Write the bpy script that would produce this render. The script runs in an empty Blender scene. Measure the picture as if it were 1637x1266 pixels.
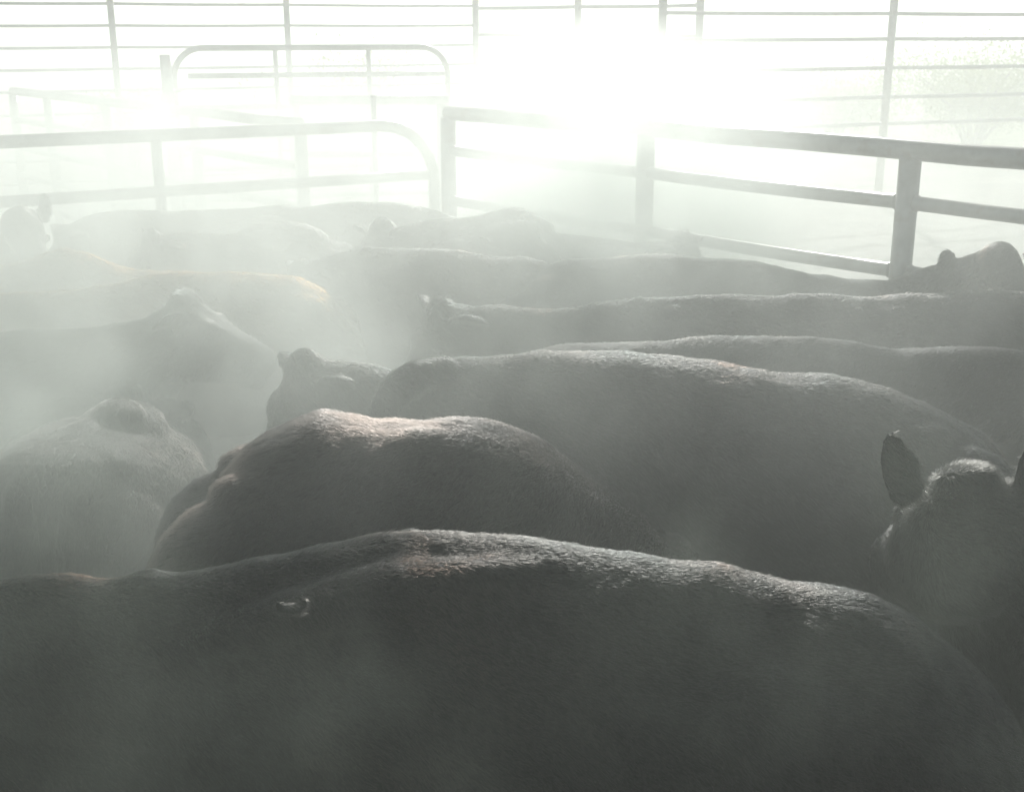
import bpy, bmesh, math, random
import numpy as np
from mathutils import Vector, Matrix, noise

R = math.radians
scn = bpy.context.scene
col = scn.collection

# ------------------------------------------------------------------ camera, light, air
PITCH = 16.7
CAM_Z = 2.35
FPX = 1976.0
SUN_EL, SUN_AZ = 23.5, 5.0          # azimuth: degrees to the right of the view axis (+Y)
cam = bpy.data.objects.new('camera', bpy.data.cameras.new('camera'))
col.objects.link(cam)
cam.location = (0, 0, CAM_Z)
cam.rotation_euler = (R(90 - PITCH), 0, 0)
cam.data.sensor_width = 36
cam.data.lens = 36 * FPX / 1637
cam.data.clip_start = 0.05
cam.data.clip_end = 900
cam.data.dof.use_dof = True
cam.data.dof.focus_distance = 3.6
cam.data.dof.aperture_fstop = 9.0
scn.camera = cam

w = bpy.data.worlds.new('World'); scn.world = w; w.use_nodes = True
nt = w.node_tree
bg = nt.nodes['Background']
sky = nt.nodes.new('ShaderNodeTexSky'); sky.sky_type = 'NISHITA'; sky.sun_disc = False
sky.sun_elevation = R(SUN_EL); sky.sun_rotation = R(SUN_AZ)
sky.dust_density = 1.2
nt.links.new(sky.outputs[0], bg.inputs[0]); bg.inputs[1].default_value = 0.05

sd = bpy.data.lights.new('sun', 'SUN'); sd.energy = 5.0; sd.angle = R(0.6); sd.color = (1.0, 0.99, 0.965)
sun = bpy.data.objects.new('sun', sd); col.objects.link(sun)
sun.rotation_euler = (R(-(90 - SUN_EL)), 0, R(-SUN_AZ))

scn.view_settings.view_transform = 'Standard'; scn.view_settings.look = 'None'
scn.view_settings.exposure = -0.03; scn.view_settings.gamma = 1
scn.render.engine = 'CYCLES'
scn.cycles.volume_bounces = 6
scn.cycles.max_bounces = 8
scn.cycles.diffuse_bounces = 2
scn.cycles.glossy_bounces = 2
scn.cycles.transmission_bounces = 3
scn.cycles.transparent_max_bounces = 6
scn.cycles.volume_step_rate = 1.0
scn.cycles.volume_max_steps = 96
scn.cycles.use_denoising = True
scn.cycles.use_adaptive_sampling = True
scn.cycles.adaptive_threshold = 0.035

# ------------------------------------------------------------------ helpers
cp, sp_ = math.cos(R(PITCH)), math.sin(R(PITCH))
def ray(u, v):
    a = (u - 818.5) / FPX; b = -(v - 633) / FPX
    return Vector((a, cp + b * sp_, -sp_ + b * cp))
def at_y(u, v, Y):
    d = ray(u, v); return Vector((0, 0, CAM_Z)) + d * (Y / d.y)
def at_z(u, v, z):
    d = ray(u, v); return Vector((0, 0, CAM_Z)) + d * ((z - CAM_Z) / d.z)

def tag(o, label=None, cat=None, group=None, kind=None):
    if label: o['label'] = label
    if cat: o['category'] = cat
    if group: o['group'] = group
    if kind: o['kind'] = kind
    return o
def empty(name, loc, label, cat, group=None):
    o = bpy.data.objects.new(name, None); o.location = loc; col.objects.link(o)
    o.empty_display_size = .2
    return tag(o, label, cat, group)
def mesh_obj(name, verts, faces, mat, parent=None, smooth=True):
    me = bpy.data.meshes.new(name)
    me.from_pydata([tuple(v) for v in verts], [], faces); me.update()
    if smooth: me.polygons.foreach_set('use_smooth', [True] * len(me.polygons))
    if mat: me.materials.append(mat)
    o = bpy.data.objects.new(name, me); col.objects.link(o)
    if parent:
        o.parent = parent
        o.matrix_parent_inverse = Matrix.Translation(-Vector(parent.location))
    return o

class MB:
    def __init__(s): s.v = []; s.f = []
    def rings(s, rings, cap=True):
        n = len(rings[0]); b = len(s.v)
        for r in rings: s.v += [Vector(p) for p in r]
        for i in range(len(rings) - 1):
            for j in range(n):
                k = (j + 1) % n
                s.f.append((b + i*n + j, b + i*n + k, b + (i+1)*n + k, b + (i+1)*n + j))
        if cap:
            for i, rev in ((0, True), (len(rings) - 1, False)):
                c = sum((Vector(p) for p in rings[i]), Vector()) / n
                s.v.append(c); ci = len(s.v) - 1
                for j in range(n):
                    k = (j + 1) % n
                    a, d = b + i*n + j, b + i*n + k
                    s.f.append((ci, d, a) if rev else (ci, a, d))
    def tube(s, pts, rad, n=16, cap=True):
        pts = [Vector(p) for p in pts]
        if not hasattr(rad, '__len__'): rad = [rad] * len(pts)
        rr = []; up = None
        for i, p in enumerate(pts):
            d = (pts[min(i+1, len(pts)-1)] - pts[max(i-1, 0)]).normalized()
            if up is None:
                up = Vector((0, 0, 1)) if abs(d.z) < .9 else Vector((1, 0, 0))
            x = d.cross(up).normalized(); y = x.cross(d).normalized(); up = y
            rr.append([p + x * rad[i] * math.cos(2*math.pi*k/n) + y * rad[i] * math.sin(2*math.pi*k/n) for k in range(n)])
        s.rings(rr, cap)
    def ell(s, c, ax, nu=14, nv=9, rot=None):
        c = Vector(c); rot = rot or Matrix.Identity(3)
        rr = []
        for i in range(nv):
            t = math.pi * (i + .5) / nv
            rr.append([c + rot @ Vector((ax[0]*math.sin(t)*math.cos(2*math.pi*k/nu), ax[1]*math.sin(t)*math.sin(2*math.pi*k/nu), -ax[2]*math.cos(t))) for k in range(nu)])
        s.rings(rr, True)
    def build(s, name, mat, parent=None, smooth=True):
        return mesh_obj(name, s.v, s.f, mat, parent, smooth)

# ------------------------------------------------------------------ materials
def newmat(name):
    m = bpy.data.materials.new(name); m.use_nodes = True
    return m, m.node_tree, m.node_tree.nodes['Principled BSDF']
def noise_ramp(t, scale, stops, detail=6, rough=.6, coord='Object', dist=0.0):
    tc = t.nodes.new('ShaderNodeTexCoord'); n = t.nodes.new('ShaderNodeTexNoise'); r = t.nodes.new('ShaderNodeValToRGB')
    n.inputs['Scale'].default_value = scale; n.inputs['Detail'].default_value = detail
    n.inputs['Roughness'].default_value = rough; n.inputs['Distortion'].default_value = dist
    t.links.new(tc.outputs[coord], n.inputs['Vector']); t.links.new(n.outputs['Fac'], r.inputs[0])
    e = r.color_ramp.elements
    e[0].position, e[0].color = stops[0][0], (*stops[0][1], 1)
    e[1].position, e[1].color = stops[-1][0], (*stops[-1][1], 1)
    for p, c in stops[1:-1]:
        x = e.new(p); x.color = (*c, 1)
    return n, r
def bump(t, b, src, strength, dist):
    bn = t.nodes.new('ShaderNodeBump'); bn.inputs['Strength'].default_value = strength; bn.inputs['Distance'].default_value = dist
    t.links.new(src, bn.inputs['Height']); t.links.new(bn.outputs[0], b.inputs['Normal'])

def hide_mat(name, c1, c2, rough=.45):
    m, t, b = newmat(name)
    n, r = noise_ramp(t, 5, [(.35, c1), (.7, c2)])
    t.links.new(r.outputs[0], b.inputs['Base Color'])
    b.inputs['Roughness'].default_value = rough
    b.inputs['Specular IOR Level'].default_value = .05
    n2 = t.nodes.new('ShaderNodeTexNoise'); n2.inputs['Scale'].default_value = 120; n2.inputs['Detail'].default_value = 5
    tc = t.nodes.new('ShaderNodeTexCoord'); t.links.new(tc.outputs['Object'], n2.inputs['Vector'])
    bump(t, b, n2.outputs['Fac'], .8, .006)
    return m
def fur_mat(name, mel, red, rough=.32, patch=None):
    m = bpy.data.materials.new(name); m.use_nodes = True
    t = m.node_tree; t.nodes.clear()
    o = t.nodes.new('ShaderNodeOutputMaterial'); h = t.nodes.new('ShaderNodeBsdfHairPrincipled')
    if isinstance(mel, tuple):
        h.parametrization = 'COLOR'; h.inputs['Color'].default_value = (*mel, 1)
    else:
        h.parametrization = 'MELANIN'
        h.inputs['Melanin'].default_value = mel; h.inputs['Melanin Redness'].default_value = red
    h.inputs['Roughness'].default_value = rough; h.inputs['Radial Roughness'].default_value = .5
    h.inputs['Coat'].default_value = .25; h.inputs['IOR'].default_value = 1.55
    
    if not isinstance(mel, tuple): h.inputs['Random Color'].default_value = .12
    h.inputs['Random Roughness'].default_value = .3
    if patch:
        n, r = noise_ramp(t, 2.6, patch, 3, .5); t.links.new(r.outputs[0], h.inputs['Color'])
    t.links.new(h.outputs[0], o.inputs[0])
    return m
BLACK = hide_mat('black_hide', (.009, .010, .011), (.022, .021, .021))
BROWN = hide_mat('brown_hide', (.05, .025, .014), (.12, .05, .025), .5)
FUR_BLACK = fur_mat('black_fur', (.014, .013, .012), .0, .27, [(.42, (.006, .007, .0065)), (.62, (.010, .009, .008)), (.80, (.06, .03, .018))])
FUR_PLAIN = fur_mat('plain_black_fur', (.009, .009, .008), .0, .3)
FUR_DARK = fur_mat('dark_brown_fur', (.04, .03, .024), .10, .3, [(.40, (.010, .010, .010)), (.55, (.02, .017, .015)), (.76, (.065, .043, .033))])
FUR_BROWN = fur_mat('brown_fur', .60, .9)
m, t, b = newmat('eye_wet'); b.inputs['Base Color'].default_value = (.008, .006, .005, 1); b.inputs['Roughness'].default_value = .08
EYE = m
m, t, b = newmat('pen_steel')
n, r = noise_ramp(t, 7, [(.35, (.16, .15, .14)), (.55, (.23, .23, .22)), (.75, (.17, .11, .075))])
t.links.new(r.outputs[0], b.inputs['Base Color']); b.inputs['Metallic'].default_value = .6; b.inputs['Roughness'].default_value = .36
n2, _ = noise_ramp(t, 90, [(0, (0, 0, 0)), (1, (1, 1, 1))]); bump(t, b, n2.outputs['Fac'], .35, .003)
STEEL = m
m, t, b = newmat('mud')
n, r = noise_ramp(t, 1.3, [(.3, (.09, .075, .06)), (.5, (.17, .15, .12)), (.72, (.27, .24, .20))], 10)
t.links.new(r.outputs[0], b.inputs['Base Color']); b.inputs['Roughness'].default_value = .75
n2, _ = noise_ramp(t, 9, [(0, (0, 0, 0)), (1, (1, 1, 1))], 10); bump(t, b, n2.outputs['Fac'], .9, .06)
MUD = m
m, t, b = newmat('pasture')
n, r = noise_ramp(t, .35, [(.3, (.10, .13, .03)), (.5, (.19, .24, .06)), (.7, (.33, .33, .12))], 12, .7)
t.links.new(r.outputs[0], b.inputs['Base Color']); b.inputs['Roughness'].default_value = .9
n2, _ = noise_ramp(t, 6, [(0, (0, 0, 0)), (1, (1, 1, 1))], 10); bump(t, b, n2.outputs['Fac'], 1, .15)
PASTURE = m
m, t, b = newmat('leaf')
n, r = noise_ramp(t, 3, [(.3, (.06, .09, .02)), (.7, (.16, .20, .05))])
t.links.new(r.outputs[0], b.inputs['Base Color']); b.inputs['Roughness'].default_value = .5
tr = t.nodes.new('ShaderNodeBsdfTranslucent'); tr.inputs[0].default_value = (.25, .32, .06, 1)
mx = t.nodes.new('ShaderNodeMixShader'); mx.inputs[0].default_value = .4
t.links.new(b.outputs[0], mx.inputs[1]); t.links.new(tr.outputs[0], mx.inputs[2]); t.links.new(mx.outputs[0], t.nodes['Material Output'].inputs[0])
LEAF = m
m, t, b = newmat('bark'); b.inputs['Base Color'].default_value = (.09, .07, .05, 1); b.inputs['Roughness'].default_value = .9
BARK = m

# ------------------------------------------------------------------ air: even haze and rising steam
def air(name, lo, hi, label, cat):
    bm = bmesh.new(); bmesh.ops.create_cube(bm, size=1)
    for v in bm.verts: v.co = Vector([lo[i] + (v.co[i] + .5) * (hi[i] - lo[i]) for i in range(3)])
    me = bpy.data.meshes.new(name); bm.to_mesh(me); bm.free()
    o = bpy.data.objects.new(name, me); col.objects.link(o)
    return tag(o, label, cat, kind='stuff')
def vol_mat(name, dens, colr, g):
    m = bpy.data.materials.new(name); m.use_nodes = True; t = m.node_tree; t.nodes.clear()
    o = t.nodes.new('ShaderNodeOutputMaterial'); v = t.nodes.new('ShaderNodeVolumePrincipled')
    v.inputs['Color'].default_value = (*colr, 1); v.inputs['Density'].default_value = dens; v.inputs['Anisotropy'].default_value = g
    t.links.new(v.outputs[0], o.inputs['Volume'])
    return m, t, v
HAZE_D = 0.026
STEAM_D = 0.62
G = .50
WISP_D = 0.30
AIR_C = (.945, .987, .938)
WISP_C = (.82, .93, .80)
hz = air('haze', (-70, -6, -1), (70, 130, 3.9), 'pale morning haze lying over the stock pens', 'haze')
hm, ht, hv = vol_mat('haze_air', HAZE_D, AIR_C, G); hz.data.materials.append(hm)


def steam(name, lo, hi, label, dens, scale, lohi, floor, loc, top, depth, rate, detail=4, g=.6, colr=None, XL=(-2.0, 2.2, 1.2, .6), glow=0):
    """noise-driven vapour inside a box; thins out with height, thicker deeper into the pen"""
    o = air(name, lo, hi, label, 'steam')
    sm, t, v = vol_mat(name + '_air', 1, colr or AIR_C, g)
    tc = t.nodes.new('ShaderNodeTexCoord')
    mp = t.nodes.new('ShaderNodeMapping'); mp.inputs['Scale'].default_value = (1.0, 1.0, .85); mp.inputs['Location'].default_value = loc
    n = t.nodes.new('ShaderNodeTexNoise'); n.inputs['Scale'].default_value = scale; n.inputs['Detail'].default_value = detail
    n.inputs['Roughness'].default_value = .55; n.inputs['Distortion'].default_value = 0
    t.links.new(tc.outputs['Object'], mp.inputs[0]); t.links.new(mp.outputs[0], n.inputs['Vector'])
    sx = t.nodes.new('ShaderNodeSeparateXYZ'); t.links.new(tc.outputs['Object'], sx.inputs[0])
    def mr(src, a, b, c, d):
        m = t.nodes.new('ShaderNodeMapRange'); m.interpolation_type = 'SMOOTHSTEP'
        for k, x in zip((1, 2, 3, 4), (a, b, c, d)): m.inputs[k].default_value = x
        t.links.new(src, m.inputs[0]); return m.outputs[0]
    outs = [mr(n.outputs['Fac'], lohi[0], lohi[1], floor, 1.0), mr(sx.outputs[2], top[0], top[1], 1.0, 0.0),
            mr(sx.outputs[1], depth[0], depth[1], depth[2], 1.0), mr(sx.outputs[0], XL[0], XL[1], XL[2], XL[3])]
    if glow:      # thicker plume over the corner where the two fences meet
        def mth(op, a, b):
            m = t.nodes.new('ShaderNodeMath'); m.operation = op
            for k, x in enumerate((a, b)):
                if isinstance(x, (int, float)): m.inputs[k].default_value = x
                else: t.links.new(x, m.inputs[k])
            return m.outputs[0]
        bx = mth('MULTIPLY', mr(sx.outputs[0], -.45, .5, 0, 1), mr(sx.outputs[0], .8, 1.8, 1, 0))
        by = mth('MULTIPLY', bx, mr(sx.outputs[1], 4.2, 6.6, 0, glow))
        outs[3] = mth('ADD', outs[3], by)
        lx = mth('MULTIPLY', mr(sx.outputs[0], -1.9, .7, 1.45, 0), mr(sx.outputs[1], 3.6, 5.2, 1, 0))
        outs[3] = mth('ADD', outs[3], lx)
    acc = None
    for q in outs:
        m = t.nodes.new('ShaderNodeMath'); m.operation = 'MULTIPLY'; t.links.new(q, m.inputs[0])
        if acc is None: m.inputs[1].default_value = dens
        else: t.links.new(acc, m.inputs[1])
        acc = m.outputs[0]
    t.links.new(acc, v.inputs['Density'])
    o.data.materials.append(sm); sm.cycles.volume_step_rate = rate
    return o
st = steam('steam', (-6, 2.53, .31), (6, 11.5, 2.86), 'white steam billowing off the backs of the packed herd', STEAM_D, 1.9, (.42, .62), .24, (3.1, 1.7, .4), (1.15, 2.5), (2.2, 3.8, .13), .5, 3, G, glow=4.0, XL=(-1.8, 2.4, .78, .28))
st2 = steam('steam', (-1.7, .35, .27), (1.9, 2.47, 2.62), 'thin wisps of steam drifting in front of the nearest cow', WISP_D, 2.3, (.52, .70), .01, (.55, .2, 1.0), (1.2, 2.2), (.3, .5, .8), .6, 4, G, WISP_C)

# ------------------------------------------------------------------ ground
def sheet(name, x0, x1, y0, y1, nx, ny, zf, mat):
    vs = []; fs = []
    for j in range(ny + 1):
        for i in range(nx + 1):
            x = x0 + (x1 - x0) * i / nx; y = y0 + (y1 - y0) * j / ny
            vs.append((x, y, zf(x, y)))
    for j in range(ny):
        for i in range(nx):
            a = j * (nx + 1) + i; fs.append((a, a + 1, a + nx + 2, a + nx + 1))
    return mesh_obj(name, vs, fs, mat)
g = sheet('ground', -400, 400, -60, 600, 60, 60, lambda x, y: -.05, PASTURE); tag(g, kind='structure')
g = sheet('dirt_yard', -16, 16, -4, 24, 160, 140, lambda x, y: .0 + .035 * noise.noise((x*1.4, y*1.4, 0)) + .02 * noise.noise((x*5, y*5, 3)), MUD); tag(g, kind='structure')

# ------------------------------------------------------------------ cattle
rng = np.random.default_rng(7)
def interp(x, xs, ys): return float(np.interp(x, xs, ys))
def smooth_path(pts, step):
    """Catmull-Rom resample of a 3-D polyline"""
    P = [Vector(p) for p in pts]; out = []
    for i in range(len(P) - 1):
        p0 = P[max(i-1, 0)]; p1 = P[i]; p2 = P[i+1]; p3 = P[min(i+2, len(P)-1)]
        n = max(1, int((p2 - p1).length / step))
        for k in range(n):
            s = k / n
            out.append(.5 * ((2*p1) + (p2-p0)*s + (2*p0-5*p1+4*p2-p3)*s*s + (3*p1-p0-3*p2+p3)*s**3))
    out.append(P[-1]); return out

COW_N = 0
def make_cow(name, label, top, ys, withers, poll=None, head=None, vox=.014, furn=30000, furlen=.018, furr=.00045,
             mat=None, fur=None, wide=1.0, spine=1.0, hips=1.0, ears=None, belly=0, flat=1.0, neck=.36, folds=(), eyelat=.113, pins=1, seed=0, lift=.35, group='cattle packed together in the pen', tuft=1.0, headscale=1.0, knobs=()):
    """top: photo points of the topline from tail to poll; ys: depth at first and last point;
    withers: index of the withers in top."""
    global COW_N; COW_N += 1
    rs = random.Random(seed + 11)
    A = at_y(*top[0], ys[0]); B = at_y(*top[-1], ys[1])
    ax = Vector((B.x - A.x, B.y - A.y, 0))
    nrm = Vector((-ax.y, ax.x, 0)).normalized()
    pts = []
    O = Vector((0, 0, CAM_Z))
    for (u, vv) in top:
        d = ray(u, vv); t_ = (A - O).dot(nrm) / d.dot(nrm); pts.append(O + d * t_)
    fwd = ax.normalized(); side = Vector((-fwd.y, fwd.x, 0))
    for p in pts: p.z -= .012
    # arc position in plan
    s = [(p - A).dot(fwd) for p in pts]
    sw = s[withers]; sp = s[-1]
    path = smooth_path(pts, .035)
    L = sw
    mb = MB()
    # --- trunk and neck, one loft
    rings = []; lastS = -9
    zw = pts[withers].z
    for p in path:
        S = (p - A).dot(fwd)
        if S < lastS + .01: continue
        lastS = S
        q = S / L if S <= sw else 1 + (S - sw) / max(.25, (sp - sw)) * .6
        wd = interp(q, [0, .05, .14, .3, .55, .8, 1.0, 1.15, 1.35, 1.6], [.15, .20, .23, .26, .30, .27, .215, .165, .12, .095]) * wide if not pins else interp(q, [0, .05, .14, .3, .55, .8, 1.0, 1.15, 1.35, 1.6], [.05, .13, .21, .26, .30, .27, .215, .165, .12, .095]) * wide
        if S <= sw:
            bot = interp(q, [0, .08, .2, .4, .6, .85, 1.0], [.74, .68, .62, .55, .52, .53, .56]) - belly
            bot = min(bot, p.z - .10)
        else:
            th = interp(q, [1.0, 1.15, 1.35, 1.6], [zw - .56, .52 + (neck-.36)*.5, neck, neck * .75]); bot = max(.12, p.z - th)
        sharp = interp(q, [0, .12, .22, .5, .8, 1.0, 1.2, 1.6], [.9, 1.05, 1.12, 1.30, 1.35, 1.30, 1.05, .9]) * flat
        zc = bot + (p.z - bot) * .52; hu = p.z - zc; hd = zc - bot
        ring = []
        N = 28
        for k in range(N):
            a = 2 * math.pi * k / N
            c, s_ = math.cos(a), math.sin(a)
            x = wd * math.copysign(abs(c) ** (sharp if s_ > 0 else .85), c)
            z = (hu if s_ > 0 else hd) * math.copysign(abs(s_) ** (1.0 if s_ > 0 else .9), s_)
            ring.append(Vector((p.x, p.y, 0)) + side * x + Vector((0, 0, zc + z)))
        rings.append(ring)
    mb.rings(rings)
    def P(q, lat, dz=0, absz=None):
        S = q * L if q <= 1 else sw + (q - 1) / .6 * (sp - sw)
        z = float(np.interp(S, s, [p.z for p in pts])) + dz if absz is None else absz
        c = A + fwd * S; return Vector((c.x, c.y, z)) + side * lat
    rot = Matrix((fwd, side, Vector((0, 0, 1)))).transposed()
    # --- spine ridge, hook bones, pin bones, shoulder blades, haunches
    ridge = [P(q, rs.uniform(-.004, .004), -.028 - .012 * max(0, q - .85) / .15 + .004 * math.sin(q * 60)) for q in np.linspace(.02, 1.0, 34)]
    mb.tube(ridge, [.021 * spine + .004 * math.sin(i * 2.1) for i in range(34)], 10)
    for sgn in (-1, 1):
        if pins: mb.ell(P(.22, sgn * .11 * wide, -.098), (.14, .075, .058 * hips), rot=rot)
        if pins: mb.ell(P(.05, sgn * .07 * wide, -.12), (.09, .05, .07 * hips), rot=rot)
        mb.ell(P(.13 if pins else .24, sgn * .12 * wide, absz=P(.2, 0).z - .36), (.23 if pins else .3, .13 * wide if pins else .1, .26 if pins else .2), rot=rot)
        mb.ell(P(.95, sgn * .075 * wide, -.19), (.10, .07 * wide, .17), rot=rot)
        mb.ell(P(.97, sgn * .15 * wide, absz=.82), (.15, .10 * wide, .20), rot=rot)
        mb.ell(P(.5, sgn * .17 * wide, -.30), (.32, .135 * wide, .20), rot=rot)
        # front leg
        k = rs.uniform(-.05, .05)
        mb.tube([P(.96, sgn*.15, absz=.80), P(.93, sgn*.15, absz=.58), P(.95 + k, sgn*.14, absz=.40), P(.95 + k, sgn*.14, absz=.20), P(.955 + k, sgn*.14, absz=.09), P(.97 + k, sgn*.14, absz=.0)],
                [.11, .082, .052, .036, .040, .058], 12)
        # hind leg
        k = rs.uniform(-.04, .05)
        mb.tube([P(.16, sgn*.14, absz=.85), P(.22, sgn*.16, absz=.66), P(.10, sgn*.15, absz=.50), P(.02 + k, sgn*.14, absz=.40), P(.04 + k, sgn*.14, absz=.20), P(.05 + k, sgn*.14, absz=.09), P(.08 + k, sgn*.14, absz=.0)],
                [.14, .12, .075, .046, .034, .040, .058], 12)
    # vertebra knobs along the loin
    for q in np.linspace(.1, .95, 15):
        mb.ell(P(q, 0, -.028), (.02, .016, .022), 8, 6, rot=rot)
    # tail
    tz = P(.03, 0).z
    if pins: mb.tube([P(.05, 0, -.05), P(.0, 0, absz=tz - .06), P(-.035, 0, absz=tz - .16), P(-.05, .01, absz=tz - .4), P(-.04, .02, absz=max(.35, tz - .7)), P(-.04, .02, absz=.28)],
            [.035, .034, .026, .022, .024, .034], 10)
    for (u, vv, Yk, axk) in knobs:
        c = at_y(u, vv, Yk); mb.ell(c, axk, rot=rot)
    for (fp, fr) in folds:
        mb.tube([at_y(*q_) for q_ in fp], fr, 12)
    # --- head
    heads = []
    if head is not None:
        hp = pts[-1] if poll is None else Vector(poll)
        hd = Vector(head).normalized()
        hs = headscale
        lat = hd.cross(Vector((0, 0, 1))); lat = lat.normalized() if lat.length > .1 else side.copy()
        if 'lat' in (ears or {}): lat = (Vector(ears['lat']) - hd * hd.dot(Vector(ears['lat']))).normalized()
        upv = lat.cross(hd).normalized()
        if upv.z < 0 and 'lat' not in (ears or {}): upv = -upv
        hr = []
        for (dd, ww, hu_, hl_) in ((-.05, .06, -.02, .14), (-.02, .10, .012, .23), (.04, .122, .012, .28), (.12, .132, .0, .29), (.19, .115, -.008, .265), (.26, .10, -.02, .24), (.33, .095, -.03, .225), (.38, .10, -.04, .215), (.41, .085, -.055, .19), (.425, .05, -.08, .15)):
            ring = []
            for k in range(20):
                a = 2 * math.pi * k / 20; c, s_ = math.cos(a), math.sin(a)
                ring.append(hp + (hd * dd + lat * ww * math.copysign(abs(c) ** .85, c) + upv * ((hu_ + (-hl_)) / 2 + (hu_ + hl_) / 2 * math.copysign(abs(s_) ** .85, s_))) * hs)
            hr.append(ring)
        mb.rings(hr)
        # poll bump, brow ridges, cheeks
        mr_ = Matrix((hd, lat, upv)).transposed()
        mb.ell(hp + (upv * .005 + hd * .0) * hs, (.06*hs, .075*hs, .035*hs), rot=mr_)
        for sgn in (-1, 1):
            mb.ell(hp + (hd * .14 + lat * .082 * sgn - upv * .04) * hs, (.05*hs, .035*hs, .036*hs), rot=mr_)
            mb.ell(hp + (hd * .12 + lat * .08 * sgn - upv * .17) * hs, (.10*hs, .045*hs, .09*hs), rot=mr_)
            e = (ears or {}).get('R' if sgn > 0 else 'L')
            ed = Vector(e) if e else (lat * sgn * 1.0 - hd * .25 - upv * .12)
            ed = ed.normalized()
            elen = (ears or {}).get('len', .20) * hs
            base = hp + (hd * .015 + lat * (ears or {}).get('off', .085) * sgn - upv * .035) * hs
            en = (ears or {}).get('face'); en = Vector(en) if en else hd * .8 + Vector((0, 0, -.3))
            en = (en - ed * en.dot(ed)).normalized(); eb = ed.cross(en).normalized()
            er = []
            for i in range(9):
                f = i / 8; hw = hs * (ears or {}).get('w', 1) * interp(f, [0, .12, .4, .7, .9, 1], [.025, .045, .056, .05, .036, .014])
                th = max(vox * 1.15, .011) if vox > .01 else .011
                cc = base + ed * elen * f + en * (-.012 * math.sin(f * 3.1))
                ring = []
                for k in range(12):
                    a = 2 * math.pi * k / 12; c, s_ = math.cos(a), math.sin(a)
                    ring.append(cc + eb * hw * c + en * (th * s_ * (1 - .3*f) + .022 * c * c * (1 - f)))
                er.append(ring)
            mb.rings(er)
            heads.append(hp + (hd * .15 + lat * eyelat * sgn - upv * .045) * hs)
        # nape: ties the crest to the head
        mb.tube([P(1.3, 0, -.16), hp - upv * .10 * hs + hd * .03], [.12 * wide, .10 * hs], 14)
    # --- fuse into one continuous skin
    o = mb.build('raw', None)
    md = o.modifiers.new('r', 'REMESH'); md.mode = 'VOXEL'; md.voxel_size = vox; md.use_smooth_shade = True
    ms = o.modifiers.new('s', 'SMOOTH'); ms.factor = .5; ms.iterations = int(round(7 * (.014 / vox) ** 1.3)) + 1
    dg = bpy.context.evaluated_depsgraph_get(); dg.update()
    me = bpy.data.meshes.new_from_object(o.evaluated_get(dg))
    old = o.data; bpy.data.objects.remove(o); bpy.data.meshes.remove(old)
    nv = len(me.vertices)
    co = np.empty(nv * 3, np.float32); me.vertices.foreach_get('co', co); co = co.reshape(-1, 3)
    no = np.empty(nv * 3, np.float32); me.vertices.foreach_get('normal', no); no = no.reshape(-1, 3)
    off = seed * 3.7
    d = np.array([.013 * noise.noise((c[0]*4.5 + off, c[1]*4.5, c[2]*4.5)) + .006 * noise.noise((c[0]*13, c[1]*13 + off, c[2]*13)) + .0022 * noise.noise((c[0]*45, c[1]*45 + off, c[2]*30)) for c in co.tolist()], np.float32)
    co += no * d[:, None]
    base = np.array([A.x + fwd.x * L * .5, A.y + fwd.y * L * .5, 0], np.float32)
    me.vertices.foreach_set('co', (co - base).ravel()); me.update()
    me.polygons.foreach_set('use_smooth', [True] * len(me.polygons))
    me.name = name; me.materials.clear(); me.materials.append(mat or BLACK)
    cow = bpy.data.objects.new(name, me); col.objects.link(cow); cow.location = base
    tag(cow, label, 'cow', group)
    for h in heads:
        e = MB(); e.ell(h - Vector(base), (.02, .02, .02), 12, 8); eo = e.build('eye', EYE); eo.parent = cow
    # --- coat of hair
    me.calc_loop_triangles(); nt_ = len(me.loop_triangles)
    tri = np.empty(nt_ * 3, np.int32); me.loop_triangles.foreach_get('vertices', tri); tri = tri.reshape(-1, 3)
    ar = np.empty(nt_, np.float32); me.loop_triangles.foreach_get('area', ar)
    cz = co[tri].mean(1)
    wgt = ar * np.where(cz[:, 2] > .95, 1.0, np.where(cz[:, 2] > .6, .45, .06))
    idx = rng.choice(nt_, furn, p=wgt / wgt.sum())
    r1 = np.sqrt(rng.random(furn)); r2 = rng.random(furn)
    bw = np.stack([1 - r1, r1 * (1 - r2), r1 * r2], 1)[:, :, None]
    T = tri[idx]
    pos = (co[T] * bw).sum(1); nn = (no[T] * bw).sum(1); nn /= np.linalg.norm(nn, axis=1)[:, None] + 1e-9
    fl = np.array([-fwd.x, -fwd.y, -.55])
    fl = np.repeat(fl[None], furn, 0)
    # clumped flow
    ph = pos * 22
    cl = np.stack([np.sin(ph[:, 1] + 1.7*np.sin(ph[:, 2]*.7)), np.sin(ph[:, 2]*1.3 + 1.3*np.sin(ph[:, 0])), np.sin(ph[:, 0]*.9 + 2*np.sin(ph[:, 1]*.6))], 1)
    fl = fl + cl * .16 + rng.normal(0, .22, (furn, 3))
    fl -= nn * (fl * nn).sum(1)[:, None]; fl /= np.linalg.norm(fl, axis=1)[:, None] + 1e-9
    ln = furlen * rng.uniform(.6, 1.35, furn)
    lf = np.clip(lift + rng.normal(0, .12, furn), .05, 1.2)
    if head is not None and tuft > 1:
        dist = np.linalg.norm(pos - np.array(hp), axis=1)
        k = np.clip(1 - dist / (.16 * hs), 0, 1); ln = ln * (1 + (tuft - 1) * k); lf = lf + k * .8
    K = 4; X = np.empty((furn, K, 3), np.float32)
    for k in range(K):
        f = k / (K - 1)
        X[:, k] = pos + nn * (ln * (lf * (f - .35 * f * f)))[:, None] + fl * (ln * f)[:, None] - nn * .001
        X[:, k, 2] -= ln * .12 * f * f
    cv = bpy.data.hair_curves.new('coat'); cv.add_curves([K] * furn)
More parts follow.
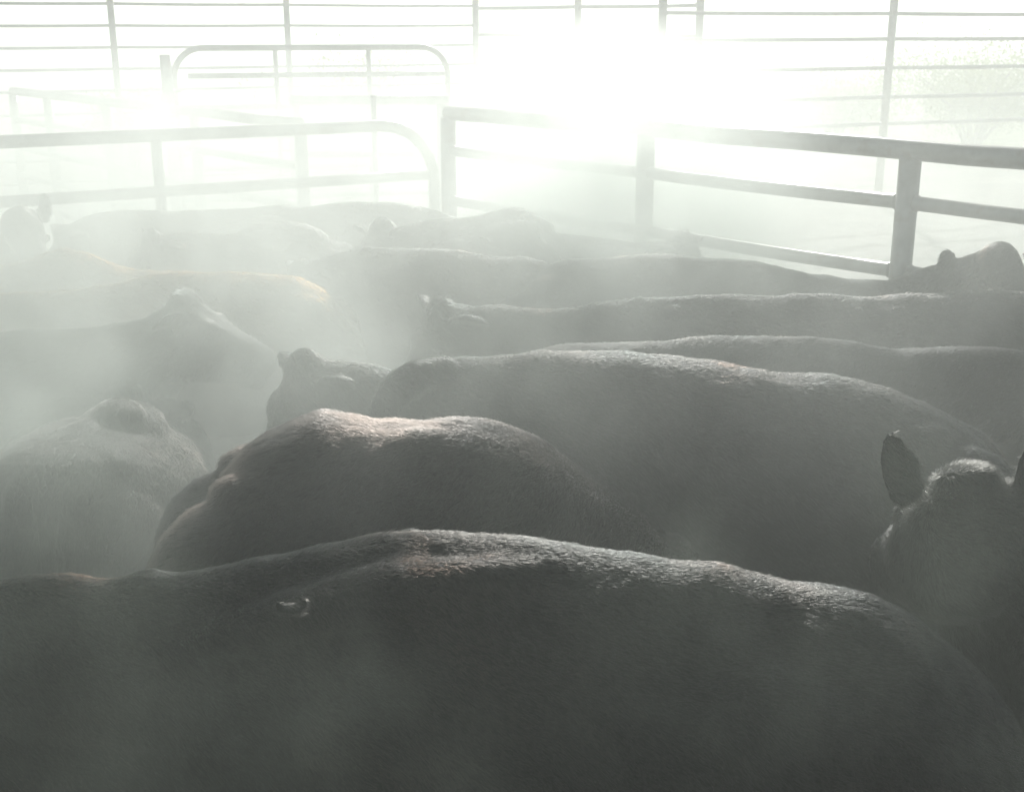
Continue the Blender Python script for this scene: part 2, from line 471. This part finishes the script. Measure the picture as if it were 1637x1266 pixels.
    cv.attributes['position'].data.foreach_set('vector', (X - base).ravel())
    ra = cv.attributes.get('radius') or cv.attributes.new('radius', 'FLOAT', 'POINT')
    rr = (furr * rng.uniform(.7, 1.2, furn))[:, None] * np.array([1, .9, .65, .15])[None]
    ra.data.foreach_set('value', rr.astype(np.float32).ravel())
    cv.materials.append(fur or FUR_BLACK)
    co_ = bpy.data.objects.new('coat', cv); col.objects.link(co_); co_.parent = cow
    return cow

# every topline runs tail -> withers -> poll, in photo pixels
HERD = [
 dict(name='black_cow', label='nearest and darkest cow, its long back spanning the whole width in front',
   top=[(1700,1330),(1668,1240),(1637,1168),(1600,1108),(1550,1052),(1500,1010),(1440,968),(1380,943),(1310,931),(1260,930),(1205,922),(1150,906),(1080,893),(1000,878),(900,862),(830,851),(740,846),(650,841),(590,850),(520,865),(440,886),(400,889),(340,903),(260,909),(225,902),(175,920),(110,914),(40,915),(-40,930),(-180,950),(-320,985)],
   ys=(2.28, 2.34), withers=18, head=(-.8, .1, -.55), vox=.010, furn=280000, furlen=.015, lift=.45, furr=.0003, seed=1, wide=.98, flat=.92, belly=.08, neck=.56,
   pins=0, folds=[([(860,905,2.25),(780,922,2.225),(700,938,2.21),(610,955,2.20),(520,972,2.20),(430,1000,2.20),(350,1022,2.205),(270,1050,2.22)],[.02,.045,.06,.064,.058,.052,.045,.03])],
   knobs=[(464,974,2.115,(.040,.03,.020)),(441,964,2.105,(.016,.016,.024)),(486,960,2.115,(.02,.016,.018))]),
 dict(name='black_cow', label='black cow with ridged hips at left and shaggy neck sloping down right',
   top=[(296,860),(312,815),(345,775),(395,715),(440,685),(480,668),(520,657),(555,664),(600,671),(680,671),(740,669),(790,676),(850,694),(900,724),(960,772),(1020,822),(1085,880)],
   ys=(3.0, 3.2), withers=13, head=(.75, .1, -.65), vox=.011, furn=180000, furlen=.018, lift=.6, furr=.00035, seed=3, hips=.8, spine=1.1, folds=[([(720,706,3.05),(650,716,3.0),(590,742,2.95),(555,790,2.92)],[.03,.045,.045,.03])], flat=.66, fur=FUR_DARK, wide=.98),
 dict(name='black_cow', label='brown-tinged cow at lower left edge with a shiny wet knob on its back',
   top=[(70,745),(85,712),(105,690),(125,676),(140,665),(160,655),(185,650),(200,648),(205,640),(205,632),(200,628)],
   knobs=[(190,690,3.80,(.20,.15,.085)),(188,664,3.74,(.10,.085,.055)),(130,700,3.6,(.15,.07,.05))], ys=(3.25, 4.25), withers=7, head=(.1, .9, -.5), vox=.012, furn=70000, furlen=.015, furr=.0004, seed=4, wide=1.22, hips=1.1, flat=.75, fur=FUR_DARK, tuft=2.2),
 dict(name='black_cow', label='long black cow across the middle, head at left, shaggy rump curving down at right',
   top=[(1640,800),(1600,735),(1570,700),(1520,660),(1460,630),(1400,610),(1340,600),(1260,597),(1200,585),(1120,571),(1040,562),(960,557),(880,556),(800,563),(720,572),(650,590),(600,582),(565,577),(525,573),(485,580)],
   ys=(3.55, 3.85), withers=14, head=(-.45, -.35, -.8), vox=.012, furn=120000, furlen=.018, furr=.00042, seed=5, folds=[([(720,590,3.74),(665,602,3.68),(628,628,3.63),(605,672,3.6)],[.04,.055,.055,.04])], flat=.8, tuft=1.0, headscale=1.05, wide=1.0, ears=dict(len=.12)),
 dict(name='black_cow', label='black cow behind the long middle cow with a bright rim over its back at right',
   top=[(760,640),(800,590),(850,562),(900,550),(990,541),(1060,538),(1150,531),(1250,533),(1350,540),(1420,551),(1470,554),(1560,549),(1660,556),(1750,580)],
   ys=(4.35, 4.15), withers=8, head=(.7, .1, -.6), vox=.014, furn=60000, furlen=.016, furr=.0005, seed=6),
 dict(name='black_cow', label='black cow with tufted poll at left and long level back reaching the right edge',
   top=[(1800,560),(1740,500),(1690,470),(1637,461),(1570,461),(1500,463),(1400,468),(1300,466),(1230,465),(1150,467),(1040,469),(960,479),(900,490),(830,486),(790,484),(740,490),(700,490)],
   ys=(4.75, 4.9), withers=10, head=(-.5, -.3, -.75), vox=.014, furn=60000, furlen=.016, furr=.0005, seed=7, tuft=2.0),
 dict(name='black_cow', label='black cow with fuzzy raised poll and ears in front of the nearest fence post',
   top=[(800,500),(840,450),(880,418),(940,408),(1000,405),(1080,403),(1150,408),(1230,416),(1280,429),(1350,439),(1420,443),(1480,444),(1530,438),(1572,424)],
   ys=(5.5, 5.35), withers=7, headscale=.66, head=(.35, -.8, -.6), vox=.013, furn=60000, furlen=.017, furr=.0005, seed=8, tuft=2.8, ears=dict(lat=(1,0,0), w=1.5, off=.29, L=(-.1,.0,.8), R=(.9,.2,.1), len=.18)),
 dict(name='black_cow', label='black cow with rounded rump standing highest before the bright gap at centre',
   top=[(872,440),(866,390),(862,360),(850,337),(830,329),(800,332),(760,340),(700,346),(650,356),(625,362),(608,362)],
   ys=(6.2, 6.5), withers=7, head=(-.5, -.6, -.6), vox=.014, furn=40000, furlen=.016, furr=.0006, seed=9, tuft=1.6),
 dict(name='black_cow', label='black cow turned away in thick steam, low behind the tufted head at centre left',
   top=[(920,470),(890,430),(850,410),(780,402),(700,396),(640,392),(590,390),(540,398),(505,410),(480,425)],
   ys=(5.5, 5.9), withers=6, head=(-.6, -.4, -.6), vox=.016, furn=30000, furlen=.016, furr=.0006, seed=10),
 dict(name='black_cow', label='black cow with the long sunlit back against the far end of the left gate',
   top=[(790,390),(760,358),(720,340),(680,330),(640,324),(600,320),(540,321),(470,331),(410,344),(370,356),(330,372)],
   ys=(7.2, 7.3), withers=7, head=(-.6, -.4, -.6), vox=.016, furn=30000, furlen=.016, furr=.0007, seed=12),
 dict(name='black_cow', label='black cow standing right in front of the left gate upright',
   top=[(560,365),(530,340),(490,328),(440,326),(350,331),(290,335),(210,333),(160,338),(120,350),(95,368)],
   ys=(7.5, 7.5), withers=6, head=(-.4, -.3, -.8), vox=.016, furn=30000, furlen=.016, furr=.0007, seed=13, wide=.95),
 dict(name='black_cow', label='pale misty cow with a ridge of light along its shoulder below the left gate',
   top=[(560,420),(530,380),(500,358),(450,350),(400,356),(365,372),(320,366),(270,368),(240,375)],
   ys=(6.7, 6.7), withers=4, head=(-.5, -.4, -.7), vox=.016, furn=30000, furlen=.016, furr=.0007, seed=14),
 dict(name='black_cow', label='black cow at far left edge with one ear standing up below the gate rail',
   top=[(-330,400),(-290,365),(-230,350),(-150,345),(-80,348),(-40,352),(5,360),(40,370)],
   ys=(7.1, 6.9), withers=4, headscale=.85, head=(.5, -.7, -.6), vox=.014, furn=30000, furlen=.016, furr=.0007, seed=15, tuft=1.8, ears=dict(lat=(1,0,0), off=.14, R=(.06,.05,1), L=(-.9,.1,-.3), len=.22, face=(0,-1,0))),
 dict(name='brown_cow', label='brown cow with orange sunlit hair on its hump at left edge',
   top=[(500,480),(460,450),(400,437),(330,434),(240,431),(200,424),(150,405),(125,396),(105,391),(70,400),(20,416),(-60,424),(-130,440)],
   ys=(6.1, 6.1), withers=8, head=(-.7, -.2, -.6), vox=.014, furn=50000, furlen=.022, furr=.0006, seed=16, mat=BROWN, fur=FUR_BROWN),
 dict(name='brown_cow', label='brown-tinged cow with thin lit back line, next nearer cow below the orange hump',
   top=[(560,520),(530,470),(490,445),(460,438),(400,434),(330,430),(240,436),(190,450),(100,457),(0,462),(-90,470),(-160,490)],
   ys=(5.5, 5.45), withers=7, head=(-.7, -.2, -.6), vox=.014, furn=50000, furlen=.018, furr=.0006, seed=17, mat=BROWN, fur=FUR_BROWN),
 dict(name='black_cow', label='black cow at left with tangled poll hair and neck sloping down to the right',
   top=[(-330,640),(-290,590),(-230,555),(-150,540),(-60,535),(0,530),(70,525),(130,520),(200,512),(240,502),(270,484),(295,478)],
   ys=(4.35, 4.55), withers=8, head=(.95, .0, -.45), vox=.013, furn=70000, furlen=.018, furr=.0005, seed=18, tuft=1.2, headscale=.95),
 dict(name='black_cow', label='small black cow pressed against the right fence, shaggy poll below its middle post',
   top=[(820,420),(850,385),(880,372),(930,374),(980,380),(1020,384),(1060,386),(1095,384)],
   ys=(6.4, 6.25), withers=5, head=(.6, -.5, -.6), vox=.016, furn=25000, furlen=.02, furr=.0007, seed=19, tuft=2.6, wide=.9),
 dict(name='black_cow', label='black cow at right edge, only shaggy poll and upright dark ears in frame',
   top=[(2050,1010),(2010,940),(1960,880),(1900,830),(1830,800),(1760,790),(1690,775),(1640,766),(1590,760),(1545,762)],
   ys=(3.0, 2.75), withers=6, headscale=1.1, head=(-.05, .8, -.5), vox=.009, furn=110000, furlen=.02, furr=.0004, seed=20, tuft=1.1, fur=FUR_PLAIN, wide=1.35, ears=dict(lat=(1,.1,0), off=.125, w=.92, R=(.22,-.1,.9), L=(-.34,-.1,.9), len=.18, face=(.2,-1,.1)), eyelat=.07),
]
import sys
ONLY = None
for h in HERD:
    make_cow(**h)

# ------------------------------------------------------------------ pipe pens
def pipe(name, pts, r, parent, n=18):
    mb = MB(); mb.tube(pts, r, n); return mb.build(name, STEEL, parent)
def lerp(a, b, t): return Vector(a) + (Vector(b) - Vector(a)) * t

def fence(label, a, b, height, posts, rails, pr, rr, name='pipe_fence', toprail=None, group=None, post_top=0.0):
    """a, b: plan ends; posts: fractions along; rails: heights (first is the top)"""
    a = Vector((a[0], a[1], 0)); b = Vector((b[0], b[1], 0)); d = (b - a).normalized()
    root = empty(name, (a + b) / 2, label, 'fence', group)
    tops = toprail or rr
    for q in posts:
        p = lerp(a, b, q); zt = height - tops * .6 if post_top == 0 else height + post_top
        pipe('post', [p + Vector((0, 0, -.1)), p + Vector((0, 0, zt * .5)), p + Vector((0, 0, zt))], pr, root, 24)
    ps = sorted(posts)
    for i, z in enumerate(rails):
        if i == 0 and post_top == 0:
            pp = [lerp(a, b, k / 12) + Vector((0, 0, z + .004 * math.sin(k * 2.2))) for k in range(13)]
            pipe('rail', pp, tops, root, 24)
        else:
            segs = list(zip(ps[:-1], ps[1:]))
            for q0, q1 in segs:
                p0 = lerp(a, b, q0) + d * pr * .9; p1 = lerp(a, b, q1) - d * pr * .9
                pp = [lerp(p0, p1, k / 6) + Vector((0, 0, z - .006 * math.sin(math.pi * k / 6))) for k in range(7)]
                e0 = [p0 + (p1 - p0).normalized() * x for x in (0, .012, .02)]; e1 = [p1 - (p1 - p0).normalized() * x for x in (.02, .012, 0)]
                for e_ in e0 + e1: e_.z += z
                pipe('rail', e0 + pp[1:-1] + e1, [rr * 1.22, rr * 1.16, rr] + [rr] * (len(pp) - 2) + [rr, rr * 1.16, rr * 1.22], root, 18)
    return root
# near right fence: posts at photo x 1457, 1012, 716; one more beyond the right edge
FH = 1.79
pA = at_z(716, 181, FH); pB = at_z(1012, 208, FH); pC = at_z(1457, 240, FH)
a = pA; dv = (pC - pA); tB = (pB - pA).dot(dv) / dv.length_squared
b = pA + dv * 1.62
fence('heavy steel pipe fence on the right with thick top rail on three posts', a, b, FH,
      [0, tB/1.62, 1/1.62, 1], [FH, 1.545, 1.215, .85, .48], .052, .034, toprail=.048)

def bow_gate(label, a, b, h, hb, r, verts, rails, rad=.42, both=False, name='pipe_gate', post_r=None):
    """tube gate whose top rail bends down into the end upright"""
    a = Vector((a[0], a[1], 0)); b = Vector((b[0], b[1], 0)); d = (b - a).normalized()
    root = empty(name, (a + b) / 2, label, 'gate')
    Z = Vector((0, 0, 1))
    pts = []
    if both:
        pts += [a + Z * hb, a + Z * (h - rad)]
        pts += [a + d * rad * (1 - math.cos(t)) + Z * (h - rad + rad * math.sin(t)) for t in [R(x) for x in range(10, 90, 10)]]
    pts += [lerp(a + (d * rad if both else Vector()), b - d * rad, k / 8) + Z * h for k in range(9)]
    pts += [b - d * rad * (1 - math.sin(t)) + Z * (h - rad + rad * math.cos(t)) for t in [R(x) for x in range(10, 91, 10)]]
    pts += [b + Z * (hb + (h - rad - hb) * .5), b + Z * hb]
    pipe('bent_frame', pts, r, root, 20)
    s0 = 0 if both else 0
    for z in rails:
        pipe('rail', [lerp(a, b, k / 6) + Z * z for k in range(7)] if z < h - rad else [lerp(a + (d * rad * .45 if both else Vector()), b - d * rad * .12, k / 6) + Z * z for k in range(7)], r * .92, root, 18)
    for q, rr_ in verts:
        p = lerp(a, b, q); pipe('upright', [p + Z * (hb), p + Z * h * .5, p + Z * (h - r * .3)], rr_, root, 18)
    return root
GH = 1.65
g0 = at_z(-130, 233, GH); g1 = at_z(692, 198, GH)
gq = at_z(249, 217, GH); tq = (gq - g0).dot(g1 - g0) / (g1 - g0).length_squared
bow_gate('nearer rusty tube gate on the left with top rail bending down at its right end', g0, g1, GH, .15, .042, [(tq, .036)], [1.28, .9, .55], rad=.42)

# thin dark post standing behind the gate
p = at_y(597, 156, 9.9)
tp = empty('steel_post', (p.x, p.y, 0), 'thin dark steel post rising above the bent end of the left gate', 'post')
pipe('shaft', [(p.x, p.y, -.1), (p.x, p.y, p.z)], .022, tp); pipe('cap', [(p.x, p.y, p.z), (p.x, p.y, p.z + .02)], .026, tp)

# square frame behind
f0 = at_y(474, 168, 10.9); f1 = at_y(706, 163, 10.9); H = f0.z
sf = empty('square_gateway', ((f0.x+f1.x)/2, 10.9, 0), 'square steel gate frame behind the bent gate end, left of the bright gap', 'gate frame')
pipe('upright', [(f0.x, 10.9, -.1), (f0.x, 10.9, H)], .03, sf); pipe('upright', [(f1.x, 10.9, -.1), (f1.x, 10.9, H)], .05, sf)
pipe('lintel', [(f0.x - .05, 10.9, H + .04), (f1.x + .06, 10.9, H + .04)], .04, sf)
pipe('rail', [(f0.x, 10.9, H - .42), (f1.x, 10.9, H - .42)], .03, sf)

# slanting alley fence behind the left gate
q0 = at_z(20, 146, 1.62); q1 = at_z(480, 199, 1.62)
fence('pale alley fence slanting down to the right behind the left gate', q0, q1, 1.62, [0, .17, .42, .72, 1], [1.62, 1.3, .98, .66, .34], .05, .035, toprail=.045)

# tall bow gate with rounded upper left corner
k0 = at_y(276, 90, 13.2); k1 = at_y(715, 64, 14.0)
bow_gate('tall faded gate with a rounded upper left corner in the mist above the left gate', k0, k1, 2.12, .1, .032, [(.36, .026), (.70, .026)], [1.84, 1.52, 1.2, .88, .56], rad=.3, both=True)
p = at_y(264, 88, 13.1)
tp = empty('gate_post', (p.x, p.y, 0), 'stout faded post hinging the tall rounded gate', 'post')
pipe('shaft', [(p.x, p.y, -.1), (p.x, p.y, p.z)], .06, tp); pipe('hinge', [(p.x + .05, p.y, 1.7), (p.x + .14, p.y, 1.7)], .02, tp); pipe('hinge', [(p.x + .05, p.y, .7), (p.x + .14, p.y, .7)], .02, tp)

# far tall pens
a = at_y(-80, 0, 16.5); b = at_y(760, 0, 19.5)
fence('tall many-railed fence fading in the glare at top left', a, b, 2.9, [0, .27, .60, 1], [2.9, 2.62, 2.34, 2.06, 1.78, 1.5, 1.2, .9, .6, .3], .045, .020, post_top=.15)
a = at_y(1060, 0, 15.8); b = at_y(1720, 0, 18.2)
w_ = (at_y(1432, 0, 17.0).x - a.x) / (b.x - a.x)
fence('tall five-rail fence in the mist at top right beyond the near fence', a, b, 2.85, [0, w_, 1], [2.85, 2.49, 2.17, 1.80, 1.42, 1.07], .055, .026, post_top=.2)
a = at_y(760, 0, 20.5); b = at_y(1120, 0, 17.2)
fence('nearly white far fence across the brightest gap at top centre', a, b, 2.7, [0, .5, 1], [2.6, 2.2, 1.8, 1.4, 1.0], .055, .03, post_top=.15)

# ------------------------------------------------------------------ bushes beyond the pens
def shrub(label, x, y, rx, h, n, seed):
    rs = random.Random(seed)
    root = empty('shrub', (x, y, 0), label, 'shrub', 'shrubs beyond the pens')
    st_ = MB(); tips = []
    for k in range(14):
        a = rs.uniform(0, 6.28); rr_ = rs.uniform(.2, .8) * rx
        t_ = Vector((x + rr_ * math.cos(a), y + rr_ * math.sin(a), h * rs.uniform(.5, .9)))
        mid = Vector((x, y, 0)).lerp(t_, .5) + Vector((0, 0, h * .12))
        st_.tube([(x + .1*math.cos(a), y + .1*math.sin(a), -.1), mid, t_], [.04, .025, .008], 6); tips += [mid, t_]
    st_.build('stems', BARK, root)
    lf = MB()
    for k in range(n):
        c = rs.choice(tips) + Vector((rs.gauss(0, .28), rs.gauss(0, .28), rs.gauss(0, .2))) * (rx / 1.5)
        if c.z < .1: continue
        d1 = Vector((rs.gauss(0, 1), rs.gauss(0, 1), rs.gauss(0, 1))).normalized(); d2 = d1.cross(Vector((rs.gauss(0, 1), rs.gauss(0, 1), 1))).normalized()
        s_ = rs.uniform(.025, .055); b0 = len(lf.v)
        lf.v += [c - d1*s_, c + d2*s_*.45, c + d1*s_, c - d2*s_*.45]; lf.f.append((b0, b0+1, b0+2, b0+3))
    lf.build('foliage', LEAF, root, smooth=False)
shrub('sunlit yellow-green shrub behind the tall faded gate', *at_y(560, 140, 22).xy, 1.6, 1.9, 5000, 1)
shrub('dim grey smudge of a shrub in the mist at upper left', *at_y(185, 120, 19).xy, .8, 1.6, 3000, 2)
shrub('yellow-green shrub behind the tall fence at upper right edge', *at_y(1560, 170, 26).xy, 2.2, 1.8, 15000, 3)
shrub('low pale shrub behind the tall fence, left of the upper right post', *at_y(1330, 190, 28).xy, 1.8, 1.2, 9000, 4)
